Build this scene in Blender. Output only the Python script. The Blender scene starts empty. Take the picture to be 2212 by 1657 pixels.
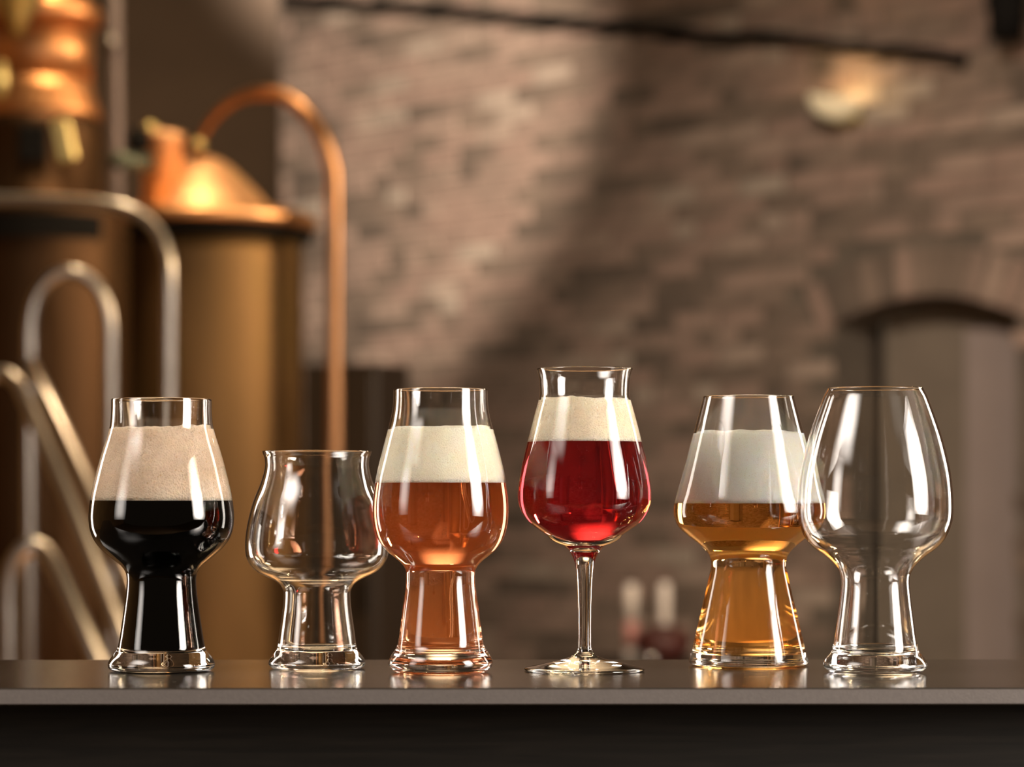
import bpy, bmesh, math, random
from mathutils import Vector, noise

random.seed(7)
S = bpy.context.scene
C = S.collection

# ------------------------------------------------------------------ camera
F = 5500.0            # focal length in pixels of the 2212 x 1657 frame
HX, HY = 1106.0, 1090.0   # principal column and horizon row
TOP = 1.05            # height of the counter top
CAMZ = TOP + 0.10

def P(x, y, Z):
    """world point seen at pixel (x, y) at distance Z in front of the camera"""
    return Vector(((x - HX) / F * Z, Z, CAMZ - (y - HY) / F * Z))

cam_d = bpy.data.cameras.new('camera')
cam_d.sensor_width = 36.0
cam_d.lens = F / 2212.0 * 36.0
cam_d.shift_x = 0.0
cam_d.shift_y = (HY - 828.5) / 2212.0
cam_d.clip_start = 0.05
cam_d.clip_end = 100
cam_d.dof.use_dof = True
cam_d.dof.focus_distance = 1.525
cam_d.dof.aperture_fstop = 6.4
cam = bpy.data.objects.new('camera', cam_d)
C.objects.link(cam)
cam.location = (0, 0, CAMZ)
cam.rotation_euler = (math.pi / 2, 0, 0)
S.camera = cam

S.view_settings.view_transform = 'Standard'
S.view_settings.look = 'None'
S.view_settings.exposure = 0.0
S.view_settings.gamma = 1.0
S.view_settings.use_curve_mapping = False
cy = S.cycles
cy.max_bounces = 24
cy.transmission_bounces = 20
cy.glossy_bounces = 8
cy.diffuse_bounces = 3
cy.transparent_max_bounces = 24
cy.volume_bounces = 1
cy.caustics_refractive = True
cy.caustics_reflective = True
cy.blur_glossy = 0.3
cy.sample_clamp_indirect = 40.0
cy.use_denoising = True

# ------------------------------------------------------------------ world
W = bpy.data.worlds.new('world')
S.world = W
W.use_nodes = True
bg = W.node_tree.nodes['Background']
bg.inputs[0].default_value = (1.0, 0.72, 0.46, 1)
bg.inputs[1].default_value = 0.075

# ------------------------------------------------------------------ lights
def area(name, loc, target, sx, sy, power, color, spread=180, edge=None):
    """edge: brightness left at the rim of a softbox whose middle is hottest (None = even)"""
    d = bpy.data.lights.new(name, 'AREA')
    if edge is not None:
        d.use_nodes = True
        N, L = d.node_tree.nodes, d.node_tree.links
        em = N['Emission']
        g = N.new('ShaderNodeNewGeometry')
        sp = N.new('ShaderNodeSeparateXYZ')
        L.new(g.outputs['Parametric'], sp.inputs[0])
        prods = []
        for k in (0, 1):
            a = N.new('ShaderNodeMath'); a.operation = 'SUBTRACT'; a.inputs[1].default_value = 0.5
            L.new(sp.outputs[k], a.inputs[0])
            b_ = N.new('ShaderNodeMath'); b_.operation = 'ABSOLUTE'; L.new(a.outputs[0], b_.inputs[0])
            c = N.new('ShaderNodeMapRange'); c.interpolation_type = 'SMOOTHSTEP'
            c.inputs[1].default_value = 0.5; c.inputs[2].default_value = 0.08
            c.inputs[3].default_value = edge; c.inputs[4].default_value = 1.6
            L.new(b_.outputs[0], c.inputs[0])
            prods.append(c.outputs[0])
        m_ = N.new('ShaderNodeMath'); m_.operation = 'MULTIPLY'
        L.new(prods[0], m_.inputs[0]); L.new(prods[1], m_.inputs[1])
        L.new(m_.outputs[0], em.inputs['Strength'])
    d.shape = 'RECTANGLE'
    d.size, d.size_y = sx, sy
    d.energy = power
    d.color = color
    d.spread = math.radians(spread)
    o = bpy.data.objects.new(name, d)
    C.objects.link(o)
    o.location = loc
    o.rotation_euler = (Vector(target) - Vector(loc)).to_track_quat('-Z', 'Y').to_euler()
    return o

def spot(name, loc, target, power, color, angle, blend, radius=0.1):
    d = bpy.data.lights.new(name, 'SPOT')
    d.energy = power
    d.color = color
    d.spot_size = math.radians(angle)
    d.spot_blend = blend
    d.shadow_soft_size = radius
    o = bpy.data.objects.new(name, d)
    C.objects.link(o)
    o.location = loc
    o.rotation_euler = (Vector(target) - Vector(loc)).to_track_quat('-Z', 'Y').to_euler()
    return o

WARMW = (1.0, 0.90, 0.82)
# tall studio softboxes around the row of glasses, plus one added fill
area('softbox_right', (1.45, 0.86, TOP + 0.46), (0.0, 1.25, TOP + 0.14), 0.66, 1.1, 54, WARMW, edge=0.4)
area('softbox_left', (-1.6, 0.75, TOP + 0.45), (0.0, 1.5, TOP + 0.10), 0.6, 1.0, 8.0, WARMW, edge=0.4)
area('high_left_fill', (-1.3, 0.75, TOP + 1.3), (0.0, 1.5, TOP + 0.10), 1.4, 1.1, 32, WARMW, edge=0.0)  # unseen fill, added to brighten the left of the foam
area('strip_back_left', (-1.05, 2.35, TOP + 0.30), (0.0, 1.5, TOP + 0.10), 0.20, 1.1, 6, (1.0, 0.90, 0.80))
area('strip_back_right', (1.15, 2.45, TOP + 0.30), (0.0, 1.5, TOP + 0.10), 0.20, 1.1, 6, (1.0, 0.90, 0.80))
# lamps of the brewery hall, with unseen fills added among them
spot('hall_spot_left', (0.6, 7.2, 4.6), P(590, 370, 15.4), 5900, (1.0, 0.85, 0.71), 28.0, 0.5, 0.12)
spot('hall_spot_right', (-0.2, 5.0, 4.6), P(1880, 950, 12.2), 1450, (1.0, 0.86, 0.74), 40, 0.9, 0.3)
area('beer_back_fill', (-0.25, 6.0, 3.75), (-0.1, 1.5, TOP + 0.1), 2.4, 2.6, 42, (1.0, 0.66, 0.36), edge=0.0)  # unseen panel above the frame, added to make the beers glow
spot('floor_bounce_fill', (-0.1, 4.8, 3.6), (-0.2, 4.6, 0.0), 3200, (1.0, 0.66, 0.36), 34, 1.0, 0.1)  # added: lights the hidden floor so the beer bulbs pick up its glow
area('hall_ceiling_lamp', (-0.85, 6.0, 4.5), (-0.95, 6.5, 1.5), 0.22, 0.22, 70, (1.0, 0.76, 0.46))
area('hall_side_lamp', (2.7, 5.9, 2.9), (-1.1, 6.5, 2.2), 0.5, 0.7, 110, (1.0, 0.72, 0.42))
area('rail_fill', (1.5, 3.9, 3.3), (-0.95, 5.2, 1.2), 0.3, 0.5, 45, (1.0, 0.74, 0.42))  # unseen fill, added to brighten the sloping rails
area('hall_window', (3.6, 4.5, 2.6), (0.0, 9.0, 1.2), 1.0, 1.6, 60, (1.0, 0.88, 0.80))

# ------------------------------------------------------------------ helpers
def nt(name):
    m = bpy.data.materials.new(name)
    m.use_nodes = True
    t = m.node_tree
    return m, t, t.nodes, t.links, t.nodes['Principled BSDF'], t.nodes['Material Output']

def coords(nodes, links, scale=(1, 1, 1), kind='Object'):
    tc = nodes.new('ShaderNodeTexCoord')
    mp = nodes.new('ShaderNodeMapping')
    mp.inputs['Scale'].default_value = scale
    links.new(tc.outputs[kind], mp.inputs['Vector'])
    return mp.outputs['Vector']

def ramp(nodes, stops):
    r = nodes.new('ShaderNodeValToRGB')
    e = r.color_ramp.elements
    while len(e) < len(stops):
        e.new(0.5)
    for el, (p, c) in zip(e, stops):
        el.position = p
        el.color = (*c, 1)
    return r

def simple(name, color, rough=0.5, metal=0.0, vary=0.12, scale=6.0, bump=0.0, bscale=60.0, stretch=(1, 1, 1)):
    m, t, N, L, b, out = nt(name)
    v = coords(N, L, stretch)
    n = N.new('ShaderNodeTexNoise')
    n.inputs['Scale'].default_value = scale
    n.inputs['Detail'].default_value = 4
    L.new(v, n.inputs['Vector'])
    lo = tuple(max(0, c * (1 - vary)) for c in color)
    hi = tuple(min(1, c * (1 + vary)) for c in color)
    r = ramp(N, [(0.3, lo), (0.7, hi)])
    L.new(n.outputs['Fac'], r.inputs['Fac'])
    L.new(r.outputs['Color'], b.inputs['Base Color'])
    b.inputs['Roughness'].default_value = rough
    b.inputs['Metallic'].default_value = metal
    if bump > 0:
        n2 = N.new('ShaderNodeTexNoise')
        n2.inputs['Scale'].default_value = bscale
        n2.inputs['Detail'].default_value = 6
        L.new(v, n2.inputs['Vector'])
        bp = N.new('ShaderNodeBump')
        bp.inputs['Strength'].default_value = bump
        bp.inputs['Distance'].default_value = 0.002
        L.new(n2.outputs['Fac'], bp.inputs['Height'])
        L.new(bp.outputs['Normal'], b.inputs['Normal'])
    return m

def mesh(name, verts, faces, mats, parent=None, smooth=False, midx=None, loc=None):
    me = bpy.data.meshes.new(name)
    me.from_pydata([tuple(v) for v in verts], [], faces)
    if not isinstance(mats, (list, tuple)):
        mats = [mats]
    for m in mats:
        me.materials.append(m)
    if midx:
        me.polygons.foreach_set('material_index', midx)
    if smooth:
        me.polygons.foreach_set('use_smooth', [True] * len(me.polygons))
    me.update()
    o = bpy.data.objects.new(name, me)
    C.objects.link(o)
    if parent is not None:
        o.parent = parent
    if loc is not None:
        o.location = loc
    return o

def empty(name, loc, rz=0.0):
    o = bpy.data.objects.new(name, None)
    o.empty_display_size = 0.05
    C.objects.link(o)
    o.location = loc
    o.rotation_euler = (0, 0, rz)
    return o

def tag(o, label, cat, group=None, kind=None):
    o['label'] = label
    o['category'] = cat
    if group:
        o['group'] = group
    if kind:
        o['kind'] = kind
    return o

def struct(o, label=None, cat=None):
    o['kind'] = 'structure'
    if label:
        o['label'] = label
    if cat:
        o['category'] = cat
    return o

class MB:
    def __init__(s):
        s.v, s.f = [], []
    def box(s, c, d, rot=None, ch=0.0):
        """box of centre c and dimensions d; ch = chamfer"""
        bm = bmesh.new()
        bmesh.ops.create_cube(bm, size=1.0)
        bmesh.ops.scale(bm, vec=d, verts=bm.verts)
        if ch > 0:
            bmesh.ops.bevel(bm, geom=bm.edges[:], offset=ch, segments=1, affect='EDGES')
        return s._add(bm, c, rot)
    def _add(s, bm, c, rot=None):
        bm.verts.ensure_lookup_table()
        n = len(s.v)
        for v in bm.verts:
            co = v.co.copy()
            if rot is not None:
                co = rot @ co
            s.v.append(co + Vector(c))
        for f in bm.faces:
            s.f.append([n + v.index for v in f.verts])
        bm.free()
        return s
    def lathe(s, prof, seg=48, c=(0, 0, 0), rot=None, closed=True):
        """prof: (radius, height) points; ends on the axis are pinched"""
        n0 = len(s.v)
        rings = []
        for r, z in prof:
            if r < 1e-7:
                rings.append([len(s.v)])
                s.v.append(Vector((0, 0, z)))
            else:
                rings.append(list(range(len(s.v), len(s.v) + seg)))
                for i in range(seg):
                    a = 2 * math.pi * i / seg
                    s.v.append(Vector((r * math.cos(a), r * math.sin(a), z)))
        for A, B in zip(rings, rings[1:]):
            for i in range(seg):
                j = (i + 1) % seg
                if len(A) == 1 and len(B) == 1:
                    continue
                if len(A) == 1:
                    s.f.append([A[0], B[j], B[i]])
                elif len(B) == 1:
                    s.f.append([A[i], A[j], B[0]])
                else:
                    s.f.append([A[i], A[j], B[j], B[i]])
        for k in range(n0, len(s.v)):
            co = s.v[k]
            if rot is not None:
                co = rot @ co
            s.v[k] = co + Vector(c)
        return s
    def tube(s, pts, r, seg=16):
        pts = [Vector(p) for p in pts]
        n = len(pts)
        prev = None
        rings = []
        for i, p in enumerate(pts):
            t = (pts[min(i + 1, n - 1)] - pts[max(i - 1, 0)]).normalized()
            if prev is None:
                u = t.orthogonal().normalized()
            else:
                u = (prev - t * prev.dot(t)).normalized()
            prev = u
            w = t.cross(u)
            rr = r[i] if isinstance(r, (list, tuple)) else r
            rings.append(list(range(len(s.v), len(s.v) + seg)))
            for k in range(seg):
                a = 2 * math.pi * k / seg
                s.v.append(p + (u * math.cos(a) + w * math.sin(a)) * rr)
        for A, B in zip(rings, rings[1:]):
            for i in range(seg):
                j = (i + 1) % seg
                s.f.append([A[i], A[j], B[j], B[i]])
        s.f.append(rings[0][::-1])
        s.f.append(rings[-1])
        return s
    def build(s, name, mats, parent=None, smooth=False, loc=None):
        return mesh(name, s.v, s.f, mats, parent, smooth, None, loc)

def spline(pts, sub=5):
    """Catmull-Rom through points of any dimension (tuples)"""
    out = []
    n = len(pts)
    for i in range(n - 1):
        p0 = pts[max(i - 1, 0)]; p1 = pts[i]; p2 = pts[i + 1]; p3 = pts[min(i + 2, n - 1)]
        for k in range(sub):
            t = k / sub
            t2, t3 = t * t, t * t * t
            out.append(tuple(0.5 * (2 * b + (c - a) * t + (2 * a - 5 * b + 4 * c - d) * t2 + (3 * b - a - 3 * c + d) * t3)
                             for a, b, c, d in zip(p0, p1, p2, p3)))
    out.append(tuple(pts[-1]))
    return out

# ------------------------------------------------------------------ materials
def copper_mat(name, col, rough):
    m, t, N, L, b, out = nt(name)
    v = coords(N, L, (1.0, 1.0, 0.35))
    n = N.new('ShaderNodeTexNoise'); n.inputs['Scale'].default_value = 4.0; n.inputs['Detail'].default_value = 5
    L.new(v, n.inputs['Vector'])
    r = ramp(N, [(0.3, tuple(c * 0.7 for c in col)), (0.55, col), (0.75, (col[0] * 0.95, col[1] * 1.1, col[2] * 0.9))])
    L.new(n.outputs['Fac'], r.inputs['Fac'])
    L.new(r.outputs['Color'], b.inputs['Base Color'])
    b.inputs['Metallic'].default_value = 1.0
    mr = N.new('ShaderNodeMapRange')
    mr.inputs[3].default_value = rough * 0.8
    mr.inputs[4].default_value = rough * 1.35
    L.new(n.outputs['Fac'], mr.inputs[0])
    L.new(mr.outputs[0], b.inputs['Roughness'])
    return m

M_copper = copper_mat('copper', (0.84, 0.44, 0.20), 0.38)
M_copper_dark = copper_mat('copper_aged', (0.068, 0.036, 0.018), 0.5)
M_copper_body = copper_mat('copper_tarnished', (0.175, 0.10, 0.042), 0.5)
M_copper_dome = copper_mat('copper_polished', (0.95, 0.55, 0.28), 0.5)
M_copper_pipe = copper_mat('copper_pipe', (0.50, 0.26, 0.13), 0.36)
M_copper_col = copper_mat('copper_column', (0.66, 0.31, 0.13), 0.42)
M_brass = copper_mat('brass', (0.60, 0.47, 0.20), 0.42)
M_steel = simple('brushed_steel', (0.42, 0.38, 0.34), 0.30, 1.0, 0.06, 20)
M_black = simple('black_metal', (0.008, 0.007, 0.006), 0.8, 0.0, 0.2)
M_black.node_tree.nodes['Principled BSDF'].inputs['Specular IOR Level'].default_value = 0.08
M_dark_wall = simple('dark_plaster', (0.085, 0.056, 0.036), 0.9, 0, 0.25, 1.5, 0.3, 30)
M_floor = simple('floor_boards', (0.24, 0.15, 0.08), 0.6, 0, 0.2, 2.0, 0.2, 20)
M_mortar = simple('mortar', (0.115, 0.09, 0.066), 0.95, 0, 0.25, 4.0, 0.5, 60)
M_cabinet = simple('dark_cabinet_wood', (0.028, 0.018, 0.012), 0.5, 0, 0.2, 6, 0.2, 40, (1, 1, 0.15))
M_door = simple('door_grey_brown', (0.17, 0.135, 0.10), 0.7, 0, 0.12, 3)
M_door_pale = simple('door_pale_panel', (0.27, 0.215, 0.19), 0.65, 0, 0.06, 2)

# ------------------------------------------------------------------ floor and hall
fl = MB().box((0, 8.5, -0.05), (26, 22, 0.1))
struct(fl.build('floor', M_floor))

# ---- brick wall: runs from far left to near right
WZ0, WK = 14.03, 1.04
nrm = math.sqrt(1 + WK * WK)
Tdir = Vector((1 / nrm, -WK / nrm, 0))        # along the wall, to the right and nearer
Ndir = Vector((-WK / nrm, -1 / nrm, 0))       # out of the wall, to the camera
WO = Vector((0, WZ0, 0))

def wall_uz(x, y):
    a = (x - HX) / F
    Z = WZ0 / (1 + WK * a)
    return (a * Z * nrm, CAMZ - (y - HY) / F * Z)

def wp(u, z, d=0.0):
    return WO + Tdir * u + Vector((0, 0, z)) + Ndir * d

U0, U1, ZT = -7.0, 8.6, 5.2
OL = wall_uz(1802, 1000)[0]
OR = wall_uz(2197, 1000)[0]
OC, OH = 0.5 * (OL + OR), 0.5 * (OR - OL)
def arch_z(u):
    return 2.135 - 0.115 * ((u - OC) / OH) ** 2
RING = 0.24   # height of the soldier course over the opening

verts, faces = [], []
def quad(a, b, c, d):
    n = len(verts); verts.extend([a, b, c, d]); faces.append([n, n + 1, n + 2, n + 3])
TH = 0.30
def slab(u0, u1, z0a, z0b, z1):
    A = [wp(u0, z0a), wp(u1, z0b), wp(u1, z1), wp(u0, z1)]
    B = [wp(u0, z0a, -TH), wp(u1, z0b, -TH), wp(u1, z1, -TH), wp(u0, z1, -TH)]
    quad(*A); quad(*B[::-1])
    for i in range(4):
        j = (i + 1) % 4
        quad(A[j], A[i], B[i], B[j])
slab(U0, OL, 0, 0, ZT)
slab(OR, U1, 0, 0, ZT)
NS = 14
for i in range(NS):
    a = OL + (OR - OL) * i / NS
    b = OL + (OR - OL) * (i + 1) / NS
    slab(a, b, arch_z(a), arch_z(b), ZT)
wall = mesh('wall_back', verts, faces, M_mortar)
struct(wall, 'weathered brick wall of the brewery hall behind the glasses', 'wall')

def brick_mat(name, source):
    m, t, N, L, b, out = nt(name)
    if source == 'object':
        oi = N.new('ShaderNodeObjectInfo'); rnd = oi.outputs['Random']
    else:
        g = N.new('ShaderNodeNewGeometry'); rnd = g.outputs['Random Per Island']
    r = ramp(N, [(0.0, (0.120, 0.090, 0.068)), (0.25, (0.205, 0.152, 0.114)), (0.45, (0.262, 0.188, 0.146)),
                 (0.65, (0.300, 0.205, 0.160)), (0.92, (0.335, 0.245, 0.190)), (1.0, (0.38, 0.315, 0.25))])
    L.new(rnd, r.inputs['Fac'])
    v = coords(N, L, (1, 1, 1))
    n = N.new('ShaderNodeTexNoise'); n.inputs['Scale'].default_value = 7; n.inputs['Detail'].default_value = 5
    L.new(v, n.inputs['Vector'])
    mx = N.new('ShaderNodeMix'); mx.data_type = 'RGBA'; mx.blend_type = 'MULTIPLY'
    mx.inputs[0].default_value = 0.8
    r2 = ramp(N, [(0.3, (0.66, 0.63, 0.60)), (0.7, (1.12, 1.08, 1.04))])
    L.new(n.outputs['Fac'], r2.inputs['Fac'])
    L.new(r.outputs['Color'], mx.inputs[6]); L.new(r2.outputs['Color'], mx.inputs[7])
    L.new(mx.outputs[2], b.inputs['Base Color'])
    b.inputs['Roughness'].default_value = 0.9
    return m
M_brick = brick_mat('brick_single', 'object')
M_bricks = brick_mat('brick_mass', 'island')

BL, BH, BD, J = 0.285, 0.079, 0.05, 0.014
# local frame of a brick: x along wall, y out of wall, z up
from mathutils import Matrix
WR = Matrix((Tdir, -Ndir, Vector((0, 0, 1)))).transposed()   # columns: T, -N, up
def brick_mesh(name, L_, H_, seed):
    rr = random.Random(seed)
    bm = bmesh.new()
    bmesh.ops.create_cube(bm, size=1.0)
    bmesh.ops.scale(bm, vec=(L_, BD, H_), verts=bm.verts)
    for v in bm.verts:
        v.co += Vector((rr.uniform(-.004, .004), rr.uniform(-.004, .004), rr.uniform(-.003, .003)))
    bmesh.ops.bevel(bm, geom=bm.edges[:], offset=0.004, segments=1, affect='EDGES')
    me = bpy.data.meshes.new(name)
    bm.to_mesh(me); bm.free()
    me.materials.append(M_brick)
    return me
full = [brick_mesh('brick', BL, BH, i) for i in range(5)]
half = [brick_mesh('brick', BL * 0.48, BH, 10 + i) for i in range(3)]
soldier = [brick_mesh('arch_brick', BH * 0.95, RING, 20 + i) for i in range(3)]

cand = []
zc = 0.0
row = 0
rb = random.Random(3)
while zc + BH < ZT:
    u = U0 + (0.0 if row % 2 else -(BL + J) / 2)
    while u + BL < U1:
        uu = u + rb.uniform(-0.006, 0.006)
        uc, zz = uu + BL / 2, zc + BH / 2 + 0.005
        u += BL + J
        if rb.random() < 0.22:      # a pair of headers
            items = [(uc - BL * .26, 1), (uc + BL * .26, 1)]
        else:
            items = [(uc, 0)]
        for ui, h in items:
            w = BL * (0.24 if h else 0.5)
            keep = True
            for e in (ui - w + .012, ui, ui + w - .012):
                if OL < e < OR and zz - BH / 2 < arch_z(e) + RING + 0.012:
                    keep = False
                if OL - 0.09 < e <= OL and arch_z(OL) - .02 < zz < arch_z(OL) + 0.2: keep = False
                if OR <= e < OR + 0.09 and arch_z(OR) - .02 < zz < arch_z(OR) + 0.2: keep = False
            if keep:
                cand.append((ui, zz, h))
    zc += BH + J
    row += 1
def project(u, z):
    p = wp(u, z)
    return HX + p.x / p.y * F, HY + (CAMZ - p.z) / p.y * F, p.y
vis = []
for c in cand:
    x, y, d = project(c[0], c[1])
    if 20 < x < 2200 and 5 < y < 1415:
        vis.append((d + (3 if c[2] else 0), c))
vis.sort(key=lambda t: t[0])
single = set(id(c) for _, c in vis[:280])
sv, sf = [], []
for c in cand:
    u, z, h = c
    proud = rb.uniform(0.0, 0.010)
    tilt = Matrix.Rotation(rb.uniform(-.012, .012), 3, 'Y') @ Matrix.Rotation(rb.uniform(-.03, .03), 3, 'Z')
    pos = wp(u, z, proud - 0.018)
    me = rb.choice(half if h else full)
    if id(c) in single:
        o = bpy.data.objects.new('brick', me)
        C.objects.link(o)
        o.parent = wall
        o.matrix_local = Matrix.Translation(pos) @ (WR @ tilt).to_4x4()
    else:
        n = len(sv)
        R = WR @ tilt
        for v in me.vertices:
            sv.append(R @ v.co + pos)
        for p in me.polygons:
            sf.append([n + i for i in p.vertices])
bs = mesh('brick_courses', sv, sf, M_bricks, wall)
bs['kind'] = 'stuff'
n_s = int((OR - OL + 0.16) / (BH + 0.012))
for i in range(n_s):
    u = OL - 0.08 + (OR - OL + 0.16) * (i + 0.5) / n_s
    sl = -0.23 * (u - OC) / OH / OH * 1.0
    ang = math.atan(sl)
    z = arch_z(u) + RING / 2 * math.cos(ang)
    o = bpy.data.objects.new('arch_brick', rb.choice(soldier))
    C.objects.link(o); o.parent = wall
    o.matrix_local = Matrix.Translation(wp(u + math.sin(-ang) * RING / 2, z, rb.uniform(-.012, .002))) @ \
        (WR @ Matrix.Rotation(-ang, 3, 'Y')).to_4x4()

# ---- door in the arched opening
door = empty('door_1', wp(OC, 0, -TH))
struct(door, 'grey brown door with a paler panel inside the arched brick opening', 'door')
def wbox(u0, u1, z0, z1, d0, d1, name, mat, parent):
    vs = [wp(u, z, d) - parent.location for d in (d0, d1) for z in (z0, z1) for u in (u0, u1)]
    fs = [[0, 1, 3, 2], [4, 6, 7, 5], [0, 4, 5, 1], [2, 3, 7, 6], [0, 2, 6, 4], [1, 5, 7, 3]]
    return mesh(name, vs, fs, mat, parent)
def deep_u(x, d):
    """u of the point seen in pixel column x on the plane lying d behind the wall face"""
    a = (x - HX) / F
    # WO + T u - N' : X = Tx u + Nx d ; Y = WZ0 + Ty u + Ny d ; X = a Y
    return (a * (WZ0 + Ndir.y * d) - Ndir.x * d) / (Tdir.x - a * Tdir.y)
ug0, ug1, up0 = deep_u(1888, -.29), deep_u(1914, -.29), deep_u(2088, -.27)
wbox(OL - .1, ug0, 0, 2.3, -.36, -.31, 'door_jamb', M_cabinet, door)
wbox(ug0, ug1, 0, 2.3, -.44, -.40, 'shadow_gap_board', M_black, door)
wbox(ug1, OR + .5, 0, 2.35, -.34, -.29, 'door_leaf', M_door, door)
zt = CAMZ - (705 - HY) / F * 11.9
wbox(up0, OR + .4, 0.1, zt, -.288, -.262, 'door_panel', M_door_pale, door)

# ---- shadow under a projecting brick ledge, built as a dark tube
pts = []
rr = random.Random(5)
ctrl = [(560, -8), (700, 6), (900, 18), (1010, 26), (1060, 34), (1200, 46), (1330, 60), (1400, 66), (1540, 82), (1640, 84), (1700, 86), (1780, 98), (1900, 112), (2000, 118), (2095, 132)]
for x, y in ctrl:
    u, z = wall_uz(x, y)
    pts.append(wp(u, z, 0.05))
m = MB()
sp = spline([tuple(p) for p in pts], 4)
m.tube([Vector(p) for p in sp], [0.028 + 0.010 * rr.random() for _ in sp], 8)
tag(m.build('ledge_shadow', M_black, smooth=True), 'thin dark tube for a ledge shadow sloping down to the right high across the brick wall', 'shadow_line')
# dark wedge in the top right corner, built as a black duct
u, z = wall_uz(2230, 40)
d = MB(); d.lathe([(0.0, 0.9), (0.10, 0.9), (0.10, 0.12), (0.085, 0.02), (0.075, -0.12), (0.0, -0.12)], 24)
tag(d.build('hanging_duct', M_black, smooth=True, loc=wp(u, z, 0.2)), 'black tubular hanging duct cut off by the upper right corner', 'lamp')

# ---- wall lamp near the right end
u, z = wall_uz(1848, 232)
wl = empty('wall_lamp', wp(u, z, 0.012))
tag(wl, 'cream curved wall lamp glowing on the brick wall above the arch', 'lamp')
M_shade, t_, N_, L_, b_, o_ = nt('lamp_shade')
b_.inputs['Base Color'].default_value = (0.75, 0.62, 0.40, 1)
b_.inputs['Roughness'].default_value = 0.5
b_.inputs['Emission Color'].default_value = (1.0, 0.78, 0.45, 1)
b_.inputs['Emission Strength'].default_value = 0.28
# curved bowl shade: half dish, wide left and right, tilted
sh = MB()
R3 = WR @ Matrix.Rotation(math.radians(14), 3, 'Y')
prof = [(0.13, 0.03), (0.125, 0.0), (0.105, -0.035), (0.07, -0.062), (0.03, -0.075), (0, -0.078)]
sh.lathe(prof, 28, (0, 0, 0), R3)
sh.lathe([(0, -0.07), (0.03, -0.067), (0.065, -0.055), (0.098, -0.03), (0.118, 0.003), (0.13, 0.03)], 28, (0, 0, 0), R3)
o = sh.build('shade', M_shade, wl, True, (Ndir * 0.15))
br = MB(); br.tube([Vector((0, 0, -0.05)), Ndir * 0.07 + Vector((0, 0, -.09)), Ndir * 0.15 + Vector((0, 0, -.075))], 0.012, 10)
br.lathe([(0, 0), (0.045, 0), (0.045, 0.012), (0, 0.012)], 20, (0, 0, -0.05), WR @ Matrix.Rotation(math.radians(90), 3, 'X'))
br.build('bracket', M_brass, wl, True)
ld = bpy.data.lights.new('wall_lamp_bulb', 'POINT'); ld.energy = 2.2; ld.color = (1.0, 0.70, 0.36); ld.shadow_soft_size = 0.03
lo = bpy.data.objects.new('wall_lamp_bulb', ld); C.objects.link(lo); lo.parent = wl; lo.location = Ndir * 0.15 + Vector((0, 0, 0.06))

# ---- dark partition on the left, behind the kettles
xe = (598 - HX) / F * 11.0
pw = MB().box(((xe - 4.2) / 1.0 + 0.0, 11.1, 2.6), (2 * (xe + 4.2) if False else 8.4, 0.2, 5.2))
pw = MB(); pw.box((xe - 2.6, 11.1, 2.6), (5.2, 0.2, 5.2))
struct(pw.build('wall_left', M_dark_wall), 'dark brown plastered wall behind the copper kettles', 'wall')

# ---- side and rear hall walls beyond the frame (seen only through the beers and in reflections)
mw = MB(); mw.box((-5.4, 4.5, 2.6), (0.2, 13.2, 5.2))
struct(mw.build('wall_side', simple('ochre_plaster', (0.42, 0.26, 0.12), 0.9, 0, 0.2, 1.2)))

# ------------------------------------------------------------------ copper kettles
def kettle(name, xc, Z, prof_px, mat, loc_y=1300):
    s = Z / F
    base = Vector(((xc - HX) * s, Z, 0))
    return base, [(hw * s, CAMZ - (y - HY) * s) for y, hw in prof_px]

Zk = 6.95
base, pr = kettle('k', 440, Zk, [(1600, 0), (1600, 238), (1500, 238), (560, 238), (548, 236)], M_copper)
k1 = empty('brew_kettle', base)
tag(k1, 'copper brew kettle with a bright dome behind the stout glass', 'kettle')
s = Zk / F
def kz(y): return CAMZ - (y - HY) * s
b = MB()
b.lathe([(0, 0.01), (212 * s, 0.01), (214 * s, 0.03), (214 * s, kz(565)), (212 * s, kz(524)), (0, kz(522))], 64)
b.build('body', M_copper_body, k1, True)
b = MB()
b.lathe([(0, kz(521)), (226 * s, kz(521)), (234 * s, kz(516)), (236 * s, kz(504)), (232 * s, kz(500)), (0, kz(499))], 64)
b.build('underside_shade', M_black, k1, True)  # shade on the underside of the rim, put in as a black ring
b = MB()
b.lathe([(0, kz(499)), (236 * s, kz(499)), (243 * s, kz(494)), (245 * s, kz(482)), (240 * s, kz(470)), (222 * s, kz(462)), (150 * s, kz(452)), (0, kz(450))], 64)
b.build('rim_ring', M_copper, k1, True)
dome = [(152, 484), (150, 462), (138, 440), (112, 410), (86, 384), (58, 358), (30, 342), (0, 337)]
dome = spline(dome, 4)
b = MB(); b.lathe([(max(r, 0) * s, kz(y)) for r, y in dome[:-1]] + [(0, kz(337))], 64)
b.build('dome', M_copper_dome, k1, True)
# inspection neck at the left of the dome with bolts on its cover
b = MB()
b.lathe([(0, kz(470)), (44 * s, kz(470)), (44 * s, kz(318)), (48 * s, kz(314)), (48 * s, kz(304)), (42 * s, kz(300)), (0, kz(298))], 32, (-76 * s, -90 * s, 0))
b.build('inspection_neck', M_copper_dome, k1, True)
for dx, dy, yy in ((-18, -20, 294), (78, 30, 322)):
    b = MB(); b.lathe([(0, -15 * s), (13 * s, -10 * s), (17 * s, 0), (13 * s, 10 * s), (0, 15 * s)], 16)
    b.build('wing_nut', M_brass, k1, True, ((-82 + dx) * s, (-90 + dy) * s, kz(yy)))
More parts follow.
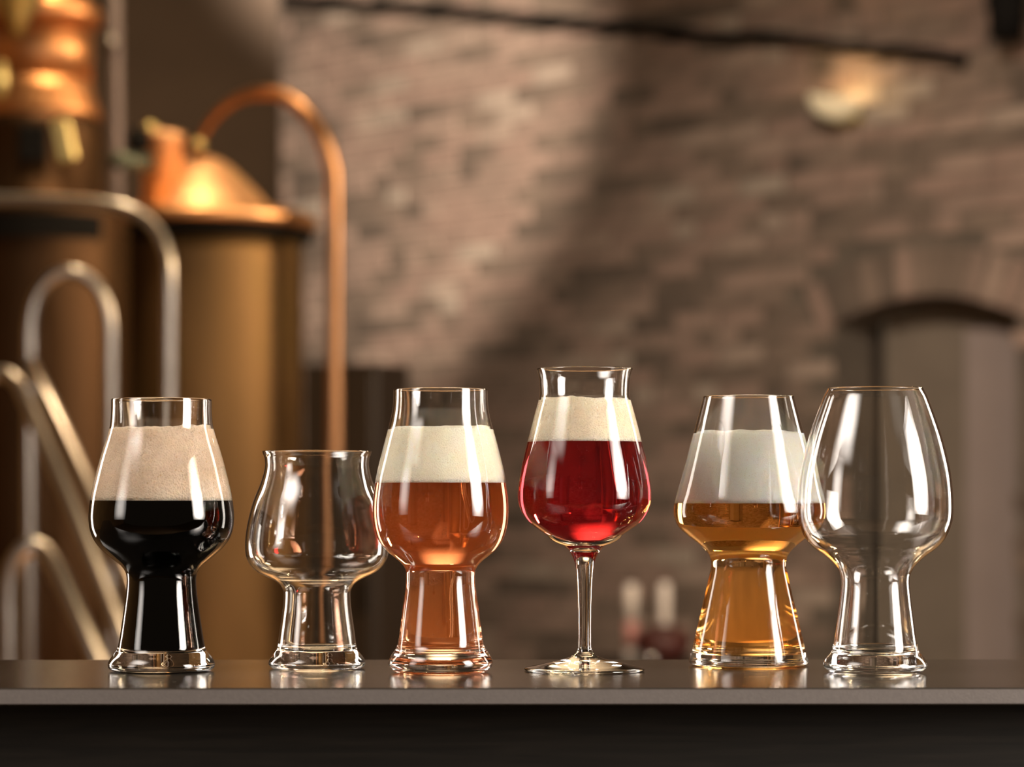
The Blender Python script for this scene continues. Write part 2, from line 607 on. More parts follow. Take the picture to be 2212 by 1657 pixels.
# swan neck pipe
cp = [(420, 345, .18), (434, 300, .16), (464, 254, .12), (510, 216, .06), (558, 201, .0), (608, 205, -.04), (655, 236, -.08), (692, 285, -.1), (715, 350, -.1), (722, 420, -.1), (722, 700, -.1), (722, 1100, -.1), (722, 1700, -.1)]
pts = [P(x, y, Zk - 0.1 + dz) for x, y, dz in cp]
sp = spline([tuple(p) for p in pts], 6)
rad = [0.022 + 0.0 * i for i in range(len(sp))]
rad = [0.009 + (0.0215 - 0.009) * min(1, i / 34) for i in range(len(sp))]
b = MB(); b.tube([Vector(p) - base for p in sp], rad, 20)
b.build('swan_neck_pipe', M_copper_pipe, k1, True)

# tall still on the left
Zl = 6.55
s2 = Zl / F
def lz(y): return CAMZ - (y - HY) * s2
k2 = empty('copper_still', Vector(((92 - HX) * s2, Zl, 0)))
tag(k2, 'tall dark copper still with a chimney at the left edge', 'still')
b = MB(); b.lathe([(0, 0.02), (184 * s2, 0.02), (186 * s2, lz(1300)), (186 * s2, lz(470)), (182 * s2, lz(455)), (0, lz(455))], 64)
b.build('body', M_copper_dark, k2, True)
b = MB(); b.lathe([(0, lz(455)), (150 * s2, lz(455)), (150 * s2, lz(440)), (134 * s2, lz(430)), (132 * s2, lz(290)), (130 * s2, lz(262)), (0, lz(262))], 64)
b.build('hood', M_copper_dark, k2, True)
b = MB(); b.lathe([(0, lz(262)), (130 * s2, lz(262)), (124 * s2, lz(240)), (112 * s2, lz(205)), (108 * s2, lz(178)), (0, lz(178))], 64)
b.build('shoulder', M_copper_col, k2, True)
b = MB(); b.lathe([(0, lz(178)), (108 * s2, lz(178)), (108 * s2, lz(58)), (0, lz(58))], 64)
b.build('chimney', M_copper_col, k2, True)
b = MB(); b.lathe([(0, lz(60)), (118 * s2, lz(58)), (128 * s2, lz(48)), (128 * s2, lz(26)), (118 * s2, lz(16)), (100 * s2, lz(10)), (100 * s2, lz(-300)), (0, lz(-300))], 64)
b.build('collar', M_copper_col, k2, True)
b = MB(); b.lathe([(187.5 * s2, lz(530)), (189.5 * s2, lz(528)), (189.5 * s2, lz(482)), (187.5 * s2, lz(480))], 64)
vv, ff = [], []
# black slot plate wrapped on the front of the body
nseg = 24
for i in range(nseg + 1):
    a = math.radians(-170 + (131 * i / nseg))
    for r, y in ((184, 478), (190, 478), (190, 530), (184, 530)):
        vv.append(Vector((r * s2 * math.cos(a), r * s2 * math.sin(a), lz(y))))
for i in range(nseg):
    for k in range(4):
        a0, a1 = i * 4 + k, i * 4 + (k + 1) % 4
        ff.append([a0, a1, a1 + 4, a0 + 4])
ff += [[0, 1, 2, 3], [nseg * 4 + 3, nseg * 4 + 2, nseg * 4 + 1, nseg * 4]]
mesh('black_band', vv, ff, M_black, k2)
# sight window in the hood
Rw = Matrix.Rotation(math.radians(90), 3, 'X')
b = MB(); b.box((0, 0, 0), (60 * s2, 14 * s2, 78 * s2), None, 0.006)
b.build('hatch', M_black, k2, False, (4 * s2, -131 * s2, lz(328)))
b = MB(); b.box((0, 0, 0), (44 * s2, 16 * s2, 92 * s2), Matrix.Rotation(math.radians(-12), 3, 'Y'), 0.008)
b.build('brass_plate', M_brass, k2, False, (66 * s2, -118 * s2, lz(322)))

# connecting pipe between still and kettle
b = MB(); b.tube([P(243, 346, 6.60), P(275, 347, 6.62), P(322, 350, 6.66)], 0.022, 16)
cpipe = b.build('connecting_pipe', simple('patina_metal', (0.12, 0.13, 0.09), 0.5, 0.6), None, True)
tag(cpipe, 'short grey green pipe joining the still to the kettle dome', 'pipe')
b = MB(); b.lathe([(0, -.03), (.026, -.028), (.032, 0), (.026, .028), (0, .03)], 20)
tag(b.build('valve_knob', M_black, None, True, P(300, 303, 6.62)), 'black round valve knob above the grey green pipe', 'knob')
b = MB(); b.tube([P(300, 330, 6.62), P(300, 345, 6.62)], 0.008, 8)
# slim steel pipe right of the chimney with a ball joint
sp_ = empty('steel_pipe', P(252, 272, 7.7))
tag(sp_, 'slim steel pipe standing beside the copper chimney', 'pipe')
b = MB(); b.tube([P(252, 1500, 7.7) - sp_.location, P(252, 272, 7.7) - sp_.location, P(250, 120, 7.7) - sp_.location, P(247, -90, 7.7) - sp_.location], 0.020, 12)
b.build('tube', simple('dull_steel', (0.22, 0.17, 0.16), 0.6, 0.5, 0.1), sp_, True)
b = MB(); b.lathe([(0, -.021), (.012, -.018), (.021, 0), (.012, .018), (0, .021)], 16)
b.build('ball_joint', M_steel, sp_, True, P(238, 88, 7.66) - sp_.location)
# brass funnel and brass fitting at the far upper left
b = MB(); b.lathe([(0, -0.05), (0.012, -0.05), (0.03, -0.01), (0.075, 0.06), (0.085, 0.075), (0, 0.075)], 28)
tag(b.build('brass_funnel', M_brass, None, True, P(38, 30, 6.0)), 'brass funnel shaped hood hanging in the top left corner', 'funnel')
b = MB(); b.lathe([(0, -0.045), (0.018, -0.04), (0.025, 0), (0.018, 0.04), (0, 0.05)], 20)
tag(b.build('brass_fitting', M_brass, None, True, P(-2, 172, 6.0)), 'small shiny brass fitting at the left edge of the still', 'fitting')

# ------------------------------------------------------------------ stair rails
def rail(name, ctrl, r, label, sub=8):
    pts = spline([tuple(P(*c)) for c in ctrl], sub)
    m = MB(); m.tube([Vector(p) for p in pts], r, 20)
    o = m.build(name, M_steel, None, True)
    tag(o, label, 'handrail', 'steel handrails in front of the kettles')
    return o
rail('handrail', [(-1500, 426, 5.9), (-600, 426, 5.9), (-220, 428, 5.9), (-60, 430, 5.9), (120, 434, 5.88), (230, 442, 5.86), (290, 458, 5.85), (335, 494, 5.84), (360, 545, 5.83), (366, 610, 5.82), (366, 760, 5.82), (366, 1100, 5.82), (366, 1900, 5.82)], 0.0155,
     'tallest steel handrail running in from the left and bending down beside the kettle')
rail('handrail', [(64, 1900, 5.9), (64, 1100, 5.9), (64, 800, 5.9), (66, 700, 5.9), (82, 640, 5.9), (112, 602, 5.9), (152, 588, 5.9), (192, 602, 5.9), (222, 640, 5.9), (237, 700, 5.9), (239, 800, 5.9), (239, 1100, 5.9), (239, 1900, 5.9)], 0.0155,
     'steel handrail bent into a narrow upright arch at the left')
rail('handrail', [(-360, 1900, 5.3), (-250, 1450, 5.25), (-150, 1100, 5.2), (-85, 890, 5.2), (-40, 828, 5.2), (4, 808, 5.2), (38, 828, 5.18), (62, 878, 5.16), (110, 990, 5.1), (160, 1110, 5.05), (220, 1260, 5.0), (290, 1440, 4.95), (480, 1900, 4.9)], 0.0155,
     'grey sloping steel handrail starting at the left edge under the arch')
rail('handrail', [(64, 790, 5.6), (80, 822, 5.5), (110, 880, 5.42), (170, 1010, 5.3), (232, 1150, 5.2), (300, 1310, 5.1), (360, 1450, 5.0), (560, 1900, 4.8)], 0.0185,
     'brightly lit sloping steel handrail going down behind the stout glass')
rail('handrail', [(18, 1900, 5.2), (18, 1400, 5.2), (18, 1290, 5.2), (28, 1225, 5.2), (56, 1186, 5.2), (90, 1186, 5.2), (118, 1222, 5.18), (150, 1290, 5.15), (220, 1450, 5.1), (420, 1900, 5.0)], 0.0195,
     'lowest steel handrail arching at counter level near the left edge')

# ---- dark cabinet behind the empty goblet
ax, bx, Zc1 = 676, 858, 9.0
cb = empty('dark_cabinet', Vector(((770 - HX) / F * 9.2, 9.2, 0)))
tag(cb, 'tall dark brown cabinet standing behind the empty goblet and the copper pipe', 'cabinet')
rotc = Matrix.Rotation(math.radians(-24), 3, 'Z')
wd = (bx - ax) / F * 9.0
hh = CAMZ - (786 - HY) / F * 9.1
b = MB(); b.box((0, 0, hh / 2), (wd, 0.26, hh), rotc, 0.006); b.build('body', M_cabinet, cb)
b = MB()
b.box((0, 0, hh / 2), (wd * .92, 0.018, hh * .95), None, 0.004)
o = b.build('door', M_cabinet, cb, False, rotc @ Vector((0, -0.138, 0))); o.rotation_euler = (0, 0, math.radians(-24))
b = MB(); b.box((wd * .36, -0.02, hh * .5), (0.012, 0.02, 0.12), None, 0.002)
h_ = b.build('handle', M_black, o, False)

# ---- far table with pale candles, right of the stemmed glass
Zt = 10.0
tt = CAMZ - (1428 - HY) / F * Zt
tb = empty('side_table', Vector(((1400 - HX) / F * Zt, Zt, 0)))
tag(tb, 'low dark table far behind the counter carrying candles', 'table')
M_red = simple('dark_red_leather', (0.075, 0.018, 0.014), 0.45, 0, 0.2)
M_pale = simple('pale_wax', (0.85, 0.75, 0.66), 0.6, 0, 0.05)
M_pink = simple('pink_wax', (0.55, 0.25, 0.22), 0.6, 0, 0.05)
b = MB(); b.lathe([(0, tt - .03), (.43, tt - .03), (.44, tt - .015), (.43, tt), (0, tt)], 40); b.build('table_top', M_cabinet, tb, True)
b = MB(); b.lathe([(0, 0), (.16, 0), (.16, .02), (.03, .05), (.025, tt - .03), (0, tt - .03)], 24); b.build('pedestal', M_cabinet, tb, True)
def candle(x, ytop, Z, label, pink):
    s = Z / F
    o = empty('pillar_candle', Vector(((x - HX) * s, Z, tt)))
    tag(o, label, 'candle', 'pale candles on the far table')
    h = (1428 - ytop) * s
    if pink:
        b = MB(); b.lathe([(0, 0), (.027, 0), (.027, h * .16), (0, h * .16)], 20); b.build('base', M_pale, o, True)
        b = MB(); b.lathe([(0, h * .16), (.026, h * .16), (.026, h * .52), (0, h * .52)], 20); b.build('pink_band', M_pink, o, True)
        b = MB(); b.lathe([(0, h * .52), (.026, h * .52), (.026, h * .93), (.02, h), (0, h)], 20); b.build('wax', M_pale, o, True)
    else:
        b = MB(); b.lathe([(0, 0), (.022, 0), (.022, h * .95), (.016, h), (0, h)], 20); b.build('wax', M_pale, o, True)
    b = MB(); b.tube([(0, 0, h), (0.001, 0, h + .012)], .0015, 6); b.build('wick', M_black, o)
candle(1364, 1262, Zt, 'pale candle with a pink band nearest the stemmed glass', True)
candle(1436, 1262, Zt + .1, 'plain pale candle behind the dark red bowl', False)
b = MB(); b.lathe([(0, 0), (.05, 0), (.09, .03), (.115, .075), (.10, .12), (.05, .145), (0, .15)], 28)
tag(b.build('red_bowl', M_red, None, True, Vector(((1432 - HX) / F * (Zt - .15), Zt - .15, tt))), 'dark red rounded bowl between the candles on the far table', 'bowl')
b = MB(); b.lathe([(0, -.028), (.012, -.026), (.024, -.014), (.028, 0), (.024, .014), (.012, .026), (0, .028)], 24)
tag(b.build('silver_ball', simple('silver', (0.8, 0.76, 0.76), 0.25, 1.0, .03), None, True, Vector(((1406 - HX) / F * (Zt - .33), Zt - .33, tt + .028))), 'small silver ball shining in front of the red bowl', 'ball')

# ------------------------------------------------------------------ counter
def counter_mat():
    m, t, N, L, b, out = nt('counter_stone')
    v = coords(N, L)
    n = N.new('ShaderNodeTexNoise'); n.inputs['Scale'].default_value = 900; n.inputs['Detail'].default_value = 3
    L.new(v, n.inputs['Vector'])
    n2 = N.new('ShaderNodeTexNoise'); n2.inputs['Scale'].default_value = 14; n2.inputs['Detail'].default_value = 4
    L.new(v, n2.inputs['Vector'])
    r = ramp(N, [(0.3, (0.020, 0.016, 0.012)), (0.7, (0.036, 0.030, 0.024))])
    ad = N.new('ShaderNodeMath'); ad.operation = 'ADD'
    mu = N.new('ShaderNodeMath'); mu.operation = 'MULTIPLY'; mu.inputs[1].default_value = 0.4
    L.new(n2.outputs['Fac'], mu.inputs[0])
    mu2 = N.new('ShaderNodeMath'); mu2.operation = 'MULTIPLY'; mu2.inputs[1].default_value = 0.6
    L.new(n.outputs['Fac'], mu2.inputs[0])
    L.new(mu.outputs[0], ad.inputs[0]); L.new(mu2.outputs[0], ad.inputs[1])
    L.new(ad.outputs[0], r.inputs['Fac'])
    L.new(r.outputs['Color'], b.inputs['Base Color'])
    b.inputs['Roughness'].default_value = 0.14
    b.inputs['Specular IOR Level'].default_value = 0.55
    bp = N.new('ShaderNodeBump'); bp.inputs['Strength'].default_value = 0.12; bp.inputs['Distance'].default_value = 0.0004
    L.new(n.outputs['Fac'], bp.inputs['Height'])
    L.new(bp.outputs['Normal'], b.inputs['Normal'])
    return m
M_counter = counter_mat()
M_edge_lit = simple('lit_stone_edge', (0.115, 0.098, 0.088), 0.6, 0, 0.08, 400, 0.1, 900)  # worktop edge stone, with light on it put into a paler colour
def wood_mat():
    m, t, N, L, b, out = nt('dark_wood_front')
    v = coords(N, L, (3, 3, 60))
    n = N.new('ShaderNodeTexNoise'); n.inputs['Scale'].default_value = 4; n.inputs['Detail'].default_value = 8; n.inputs['Distortion'].default_value = 0.6
    L.new(v, n.inputs['Vector'])
    r = ramp(N, [(0.35, (0.0060, 0.0050, 0.0036)), (0.7, (0.0125, 0.0100, 0.0072))])
    L.new(n.outputs['Fac'], r.inputs['Fac']); L.new(r.outputs['Color'], b.inputs['Base Color'])
    b.inputs['Roughness'].default_value = 0.6
    b.inputs['Specular IOR Level'].default_value = 0.2
    bp = N.new('ShaderNodeBump'); bp.inputs['Strength'].default_value = 0.15; bp.inputs['Distance'].default_value = 0.0005
    L.new(n.outputs['Fac'], bp.inputs['Height']); L.new(bp.outputs['Normal'], b.inputs['Normal'])
    return m
M_wood = wood_mat()

ct = empty('bar_counter', (0, 1.515, 0), math.radians(0.35))
tag(ct, 'long bar counter with a thin grey brown stone top and black wood front', 'counter')
yf, yb_ = 1.391, 1.645
dep = yb_ - yf
b = MB(); b.box((0, 0, TOP - 0.0047), (2.4, dep, 0.0094), None, 0.0008)
wt = b.build('worktop', [M_counter, M_edge_lit], ct)
for p in wt.data.polygons:
    if abs(p.normal.z) < 0.5:
        p.material_index = 1        # edge faces matt, coloured paler to stand in for light on the front
b = MB(); b.box((0, 0.010, (TOP - 0.0094) / 2), (2.38, dep - 0.03, TOP - 0.0096), None, 0.001)
b.build('front_panel', M_wood, ct)

# ------------------------------------------------------------------ glasses
def glass_shader(name, ior, tint=(1, 1, 1)):
    m = bpy.data.materials.new(name); m.use_nodes = True
    N, L = m.node_tree.nodes, m.node_tree.links
    N.clear()
    out = N.new('ShaderNodeOutputMaterial')
    g = N.new('ShaderNodeBsdfGlass'); g.inputs['Roughness'].default_value = 0.0; g.inputs['IOR'].default_value = ior
    g.inputs['Color'].default_value = (*tint, 1)
    L.new(g.outputs[0], out.inputs['Surface'])
    return m
M_glass = glass_shader('clear_glass', 1.5, (0.995, 0.995, 0.99))
M_wet = glass_shader('glass_wet_side', 1.50 / 1.345)

def beer_mat(name, absorb, dens, scat=None, sdens=0.0):
    m = bpy.data.materials.new(name); m.use_nodes = True
    N, L = m.node_tree.nodes, m.node_tree.links
    N.clear()
    out = N.new('ShaderNodeOutputMaterial')
    tr = N.new('ShaderNodeBsdfTransparent')
    L.new(tr.outputs[0], out.inputs['Surface'])
    va = N.new('ShaderNodeVolumeAbsorption')
    va.inputs['Color'].default_value = (*absorb, 1); va.inputs['Density'].default_value = dens
    last = va.outputs[0]
    if scat:
        vs = N.new('ShaderNodeVolumeScatter')
        vs.inputs['Color'].default_value = (*scat, 1); vs.inputs['Density'].default_value = sdens
        vs.inputs['Anisotropy'].default_value = 0.3
        ad = N.new('ShaderNodeAddShader')
        L.new(va.outputs[0], ad.inputs[0]); L.new(vs.outputs[0], ad.inputs[1])
        last = ad.outputs[0]
    L.new(last, out.inputs['Volume'])
    return m

def foam_mat(name, col, dark, bscale, bstr):
    m, t, N, L, b, out = nt(name)
    v = coords(N, L, (1, 1, 1))
    vo = N.new('ShaderNodeTexVoronoi'); vo.inputs['Scale'].default_value = bscale
    L.new(v, vo.inputs['Vector'])
    vo2 = N.new('ShaderNodeTexVoronoi'); vo2.inputs['Scale'].default_value = bscale * 0.28
    L.new(v, vo2.inputs['Vector'])
    n = N.new('ShaderNodeTexNoise'); n.inputs['Scale'].default_value = 60; n.inputs['Detail'].default_value = 5
    L.new(v, n.inputs['Vector'])
    r = ramp(N, [(0.3, dark), (0.65, col)])
    L.new(n.outputs['Fac'], r.inputs['Fac'])
    r2 = ramp(N, [(0.0, (0.86, 0.84, 0.80)), (0.45, (1, 1, 1))])
    L.new(vo.outputs['Distance'], r2.inputs['Fac'])
    mx = N.new('ShaderNodeMix'); mx.data_type = 'RGBA'; mx.blend_type = 'MULTIPLY'; mx.inputs[0].default_value = 1.0
    L.new(r.outputs['Color'], mx.inputs[6]); L.new(r2.outputs['Color'], mx.inputs[7])
    # a few larger bubbles
    r3 = ramp(N, [(0.10, (0.88, 0.80, 0.68)), (0.16, (1, 1, 1))])
    L.new(vo2.outputs['Distance'], r3.inputs['Fac'])
    mx2 = N.new('ShaderNodeMix'); mx2.data_type = 'RGBA'; mx2.blend_type = 'MULTIPLY'; mx2.inputs[0].default_value = 0.9
    L.new(mx.outputs[2], mx2.inputs[6]); L.new(r3.outputs['Color'], mx2.inputs[7])
    L.new(mx2.outputs[2], b.inputs['Base Color'])
    b.inputs['Roughness'].default_value = 0.6
    b.inputs['Specular IOR Level'].default_value = 0.3
    b.inputs['Subsurface Weight'].default_value = 0.6
    b.inputs['Subsurface Radius'].default_value = (1.0, 0.8, 0.6)
    b.inputs['Subsurface Scale'].default_value = 0.008
    bp = N.new('ShaderNodeBump'); bp.inputs['Strength'].default_value = bstr; bp.inputs['Distance'].default_value = 0.0006
    bp.invert = True
    L.new(vo.outputs['Distance'], bp.inputs['Height'])
    L.new(bp.outputs['Normal'], b.inputs['Normal'])
    return m

SEG = 112
def make_glass(name, label, xc, Z, prof, y_in, t_wall, t_rim, beer=None, foam=None, y_corner=None, foot=None, cat='glass', seed=1):
    """prof: (y pixel, half width in pixels) of the silhouette from the rim down to the table"""
    s = Z / F
    yb = HY + (CAMZ - TOP) / s
    g = empty(name, Vector(((xc - HX) * s, Z, TOP)))
    tag(g, label, cat)
    def h(y): return (yb - y) * s
    outer = spline([(y, w) for y, w in prof], 5)
    outer = [(w * s, max(h(y), 0.0)) for y, w in outer if h(y) > 0.0003]
    rb_ = outer[-1][0]
    # outer side normals and inner offset
    n = len(outer)
    inner = []
    z_in = h(y_in)
    ztop = outer[0][1]
    for i in range(n):
        a = outer[max(i - 1, 0)]; c = outer[min(i + 1, n - 1)]
        dr, dz = c[0] - a[0], c[1] - a[1]
        l = math.hypot(dr, dz) or 1
        nx, nz = -dz / l, dr / l      # outward for a curve running down
        f = min(1.0, (ztop - outer[i][1]) / (0.035))
        t = t_rim + (t_wall - t_rim) * f
        r_, z_ = outer[i][0] - nx * t, outer[i][1] - nz * t
        inner.append((r_, z_))
    zc = h(y_corner) if y_corner else z_in + 0.0035
    side = [p for p in inner if p[1] > zc and p[0] > 0.001]
    # keep descending order
    clean = [side[0]]
    for p in side[1:]:
        if p[1] < clean[-1][1] - 1e-6:
            clean.append(p)
    side = clean
    rl, zl = side[-1]
    bot = []
    for k in range(1, 9):
        a = k / 8 * math.pi / 2
        if y_corner:
            bot.append((rl * math.cos(a), z_in + (zl - z_in) * (1 - math.sin(a))))
        else:
            cr = min(0.004, rl * 0.5)
            bot.append((rl - cr * (1 - math.cos(a)), z_in + 0.0006 + (zl - z_in - 0.0006) * (1 - math.sin(a))))
    if y_corner:
        bot[-1] = (0.0, z_in)
        cavity = side + bot
    else:
        rr_ = bot[-1][0]
        for f in (0.75, 0.5, 0.25):
            bot.append((rr_ * f, z_in + 0.0006 * f * f))
        bot.append((0.0, z_in))
        cavity = side + bot
    # rounded lip
    ro, ri = outer[0][0], side[0][0]
    rm, hr = (ro + ri) / 2, (ro - ri) / 2
    lip = [(rm + hr * math.cos(a), ztop + hr * math.sin(a)) for a in (math.pi * k / 6 for k in range(1, 6))]
    up = outer[::-1]
    if foot is None:
        under = [(0.0, 0.0012), (rb_ * 0.5, 0.0010), (rb_ * 0.8, 0.0004), (rb_ * 0.93, 0.0)]
    else:
        under = [(0.0, 0.0014), (rb_ * 0.4, 0.0011), (rb_ * 0.8, 0.0004), (rb_ * 0.95, 0.0)]
    full_prof = under + up + lip + cavity
    m = MB(); m.lathe(full_prof, SEG)
    # which rings are wet
    wet_z = None
    if foam:
        wet_z = h(foam['y0'] + 1)
    nring_before = len(under) + len(up) + len(lip)
    midx = []
    # face to ring: reconstruct by height of the face
    for f in m.f:
        mi = 0
        if wet_z is not None:
            zs = [m.v[i].z for i in f]
            if f[-1] >= ring_start(full_prof, nring_before) and max(zs) <= wet_z + 1e-5:
                mi = 1
        midx.append(mi)
    glass = mesh('bowl' if foot is None else 'bowl', m.v, m.f, [M_glass, M_wet], g, True, midx)
    # parts: the solid base reads with the bowl as one piece of blown glass
    eps = 0.00006
    if beer:
        zl_ = h(beer['y'])
        prof_b = [(max(r - eps, 0), z + (eps if r < rl + 1e-6 and z < zc else 0)) for r, z in cavity if z < zl_ - 1e-5]
        # radius at the level
        def rad_at(z):
            for p, q in zip(cavity, cavity[1:]):
                if q[1] <= z <= p[1]:
                    t = (z - q[1]) / max(p[1] - q[1], 1e-9)
                    return q[0] + (p[0] - q[0]) * t
            return cavity[0][0]
        pb = [(0, zl_), (rad_at(zl_) - eps, zl_)] + prof_b
        mb = MB(); mb.lathe(pb[::-1], SEG)
        mesh('beer', mb.v, mb.f, beer['mat'], g, True)
        if beer.get('bubbles'):
            rbb = random.Random(seed)
            bb = MB()
            for _ in range(beer['bubbles']):
                y = rbb.uniform(beer['y'] + 8, beer['by1'])
                z = h(y)
                R = rad_at(z) - 0.0025
                x = rbb.gauss(beer.get('bx', 0), beer.get('bs', 9)) * s
                if abs(x) > R * .8: continue
                yy = -math.sqrt(R * R - x * x) * rbb.uniform(0.8, .98)
                rad_ = rbb.uniform(0.00016, 0.00034)
                bm = bmesh.new(); bmesh.ops.create_icosphere(bm, subdivisions=1, radius=rad_)
                bb._add(bm, (x, yy, z))
            bo = bb.build('gas_bubbles', M_bubble, g, True)
            bo['kind'] = 'stuff'
        z0, z1 = zl_, h(foam['y0'])
        zs = [z0 + 0.00002 + (z1 - z0) * k / 16 for k in range(17)]
        pf = [(0, zs[0])] + [(rad_at(z) * f_ - (eps if f_ == 1 else 0), zs[0]) for f_ in (0.5, 0.97) for z in (zs[0],)] + \
             [(rad_at(z) - eps * 2, z) for z in zs]
        rt = rad_at(z1) - eps * 2
        pf += [(rt * f_, z1) for f_ in (0.985, 0.96, 0.9, 0.8, 0.65, 0.45, 0.22)] + [(0, z1)]
        mf = MB(); mf.lathe(pf, SEG)
        amp = foam.get('amp', 0.0013)
        for i, v in enumerate(mf.v):
            if v.z > z1 - (z1 - z0) / 16 * 1.01:
                rr2 = math.hypot(v.x, v.y)
                d = noise.noise(Vector((v.x * 60 + seed * 7, v.y * 60, 0))) * amp * 1.6 + noise.noise(Vector((v.x * 260, v.y * 260, seed))) * amp * 0.6
                d += foam.get('rise', 0.0) * (v.x / rt)
                k = 1.0 if v.z > z1 - 1e-6 else 0.5
                # stay inside the bowl
                nz_ = v.z + d * k
                lim = rad_at(min(nz_, ztop - 0.001)) - eps * 2
                if rr2 > lim:
                    v.x *= lim / rr2; v.y *= lim / rr2
                v.z = nz_
            elif v.z < z0 + 1e-4:
                pass
        mesh('foam', mf.v, mf.f, foam['mat'], g, True)
    return g

def ring_start(prof, k):
    """index of the first vertex of ring k"""
    n = 0
    for r, z in prof[:k]:
        n += 1 if r < 1e-7 else SEG
    return n

M_bubble = glass_shader('bubble', 0.75)
stout = beer_mat('stout', (0.25, 0.06, 0.01), 1400)
amber = beer_mat('amber_ale', (0.98, 0.45, 0.12), 38, (1.0, 0.42, 0.12), 12)
ruby = beer_mat('ruby_ale', (0.87, 0.09, 0.17), 62, (0.92, 0.15, 0.20), 5)
gold = beer_mat('golden_beer', (0.98, 0.68, 0.12), 32, (1.0, 0.65, 0.2), 2.5)
foam_tan = foam_mat('foam_tan', (0.84, 0.68, 0.51), (0.68, 0.52, 0.37), 850, 1.0)
foam_cream = foam_mat('foam_cream', (0.97, 0.91, 0.74), (0.92, 0.84, 0.65), 1200, 0.6)
foam_beige = foam_mat('foam_beige', (0.96, 0.85, 0.66), (0.86, 0.74, 0.54), 950, 0.9)
foam_white = foam_mat('foam_white', (0.98, 0.95, 0.86), (0.94, 0.91, 0.80), 1600, 0.25)

make_glass('beer_glass', 'tulip beer glass filled with black stout under a tan head', 349, 1.532,
    [(864, 107.4), (890, 107.8), (917, 110), (940.4, 116), (967, 124.5), (994.5, 132.7), (1033, 142.5), (1072, 151.2), (1110, 155.7), (1130, 155.2), (1149, 151.8),
     (1168, 143.5), (1187.6, 127.5), (1207, 105), (1220.5, 88.6), (1234, 78.2), (1249.4, 74.5), (1276.5, 75.7), (1322.8, 81.7), (1361.4, 87.3),
     (1392.3, 92.5), (1404, 96), (1411, 101), (1421, 109), (1431, 114), (1439, 114.5), (1445, 110.5), (1448.8, 102)],
    1408, 0.0016, 0.0010, dict(y=1082, mat=stout), dict(y0=926, mat=foam_tan, rise=0.0006), seed=1)
make_glass('empty_goblet', 'short empty goblet with a flared lip standing between stout and amber beer', 685, 1.554,
    [(976, 118), (982, 116), (988, 113.5), (998, 112.2), (1007.5, 112.2), (1023, 115.2), (1046, 122.5), (1078, 135.5), (1110, 145), (1142, 151.8), (1174, 155),
     (1199, 153.5), (1215, 147), (1228, 137), (1238, 124), (1247, 105), (1254, 91), (1263, 79.6), (1276, 73), (1289, 72), (1318, 74.3),
     (1365.6, 81), (1397.6, 85.2), (1407, 89.5), (1419, 99), (1430, 104.4), (1438, 102), (1443.2, 95)],
    1410, 0.0016, 0.0010, cat='glass')
make_glass('beer_glass', 'tall beer glass of amber red ale with a cream head', 952, 1.518,
    [(843, 101.6), (860, 101.9), (880, 103.4), (903.7, 107.6), (927.6, 113.8), (953, 120.8), (979, 127.5), (1019, 137.5), (1059, 143.8), (1091, 146.8), (1123, 146), (1151, 140.4),
     (1170.6, 132), (1190.5, 116), (1202, 102.6), (1214, 88), (1226, 78.2), (1238, 74.8), (1266, 75.5), (1318, 82.4), (1358, 87.5),
     (1390, 92.6), (1403.7, 99), (1417.6, 108.4), (1431.6, 112.4), (1443.5, 107.6), (1451.2, 98)],
    1416, 0.0016, 0.0010, dict(y=1044, mat=amber, bubbles=60, by1=1380, bx=8, bs=16), dict(y0=924, mat=foam_cream, amp=.0009), seed=3)
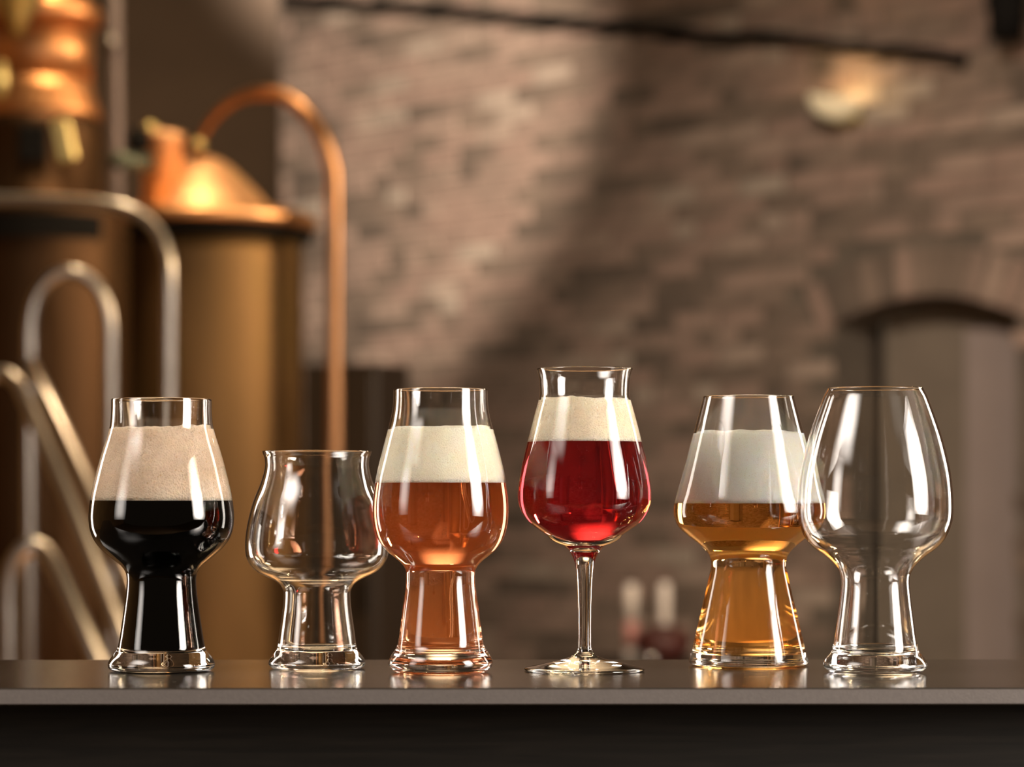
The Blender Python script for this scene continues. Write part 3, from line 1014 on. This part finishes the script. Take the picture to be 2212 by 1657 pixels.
make_glass('stemmed_beer_glass', 'stemmed glass of dark ruby beer with a flared rim and beige head', 1263, 1.530,
    [(798, 104.1), (806, 101.6), (815, 99.2), (826, 97.8), (847.6, 97), (856, 97.8), (864.5, 99.6), (885.6, 105.6), (906.7, 111.2), (949, 122.2), (991, 132.6), (1033.5, 141),
     (1057, 144), (1067, 144.5), (1080, 144.2), (1092.6, 142), (1112, 133), (1130.7, 117), (1147.6, 94), (1160, 74), (1173, 52), (1185.6, 37), (1198, 28.3),
     (1211, 22.8), (1228, 19.2), (1266, 16.2), (1329, 14.2), (1390, 14), (1405, 16.2), (1414, 22), (1420, 34), (1426, 54), (1431.5, 78),
     (1437, 101), (1439.6, 115), (1441.2, 124), (1443, 128.5), (1445, 130), (1447, 129.4), (1448.8, 126.5)],
    1184, 0.0014, 0.0009, dict(y=956, mat=ruby, bubbles=70, by1=1110, bx=-10, bs=12), dict(y0=864, mat=foam_beige, amp=.0013), y_corner=1150, foot=True, seed=4)
make_glass('beer_glass', 'conical beer glass of golden beer with a thick white head', 1617, 1.584,
    [(858, 98), (880, 104), (936, 119), (987, 132.6), (1026, 143.2), (1060, 153), (1080, 158.4), (1096.8, 161), (1110, 161.2), (1124, 158), (1140, 149.5), (1155.6, 132), (1171, 112.5),
     (1183, 98), (1195, 87.8), (1206.6, 82.2), (1218, 80.6), (1228, 81.4), (1242, 84.3), (1301, 98), (1359.6, 111.8), (1399, 121.2),
     (1416, 126), (1426, 129), (1433, 127), (1437.3, 118)],
    1416, 0.0017, 0.0010, dict(y=1088, mat=gold), dict(y0=934, mat=foam_white, amp=.0008), seed=5)
make_glass('empty_glass', 'large empty egg shaped beer glass at the right end', 1890.5, 1.516,
    [(840, 103.2), (848, 107.5), (860, 113), (899.7, 128), (940, 141.6), (979, 152.2), (1019, 160.8), (1059, 165.6), (1092, 167), (1112, 166.6), (1131, 163.8), (1154.7, 155),
     (1170.6, 144.5), (1186.5, 128), (1198.5, 111), (1214.4, 92.6), (1230, 80.7), (1250, 74.2), (1278, 75.3), (1338, 82.7), (1385.7, 89.2),
     (1402, 92.5), (1411, 97), (1421.6, 105.6), (1434, 111.4), (1443, 109), (1450.5, 100)],
    1410, 0.0015, 0.0010)
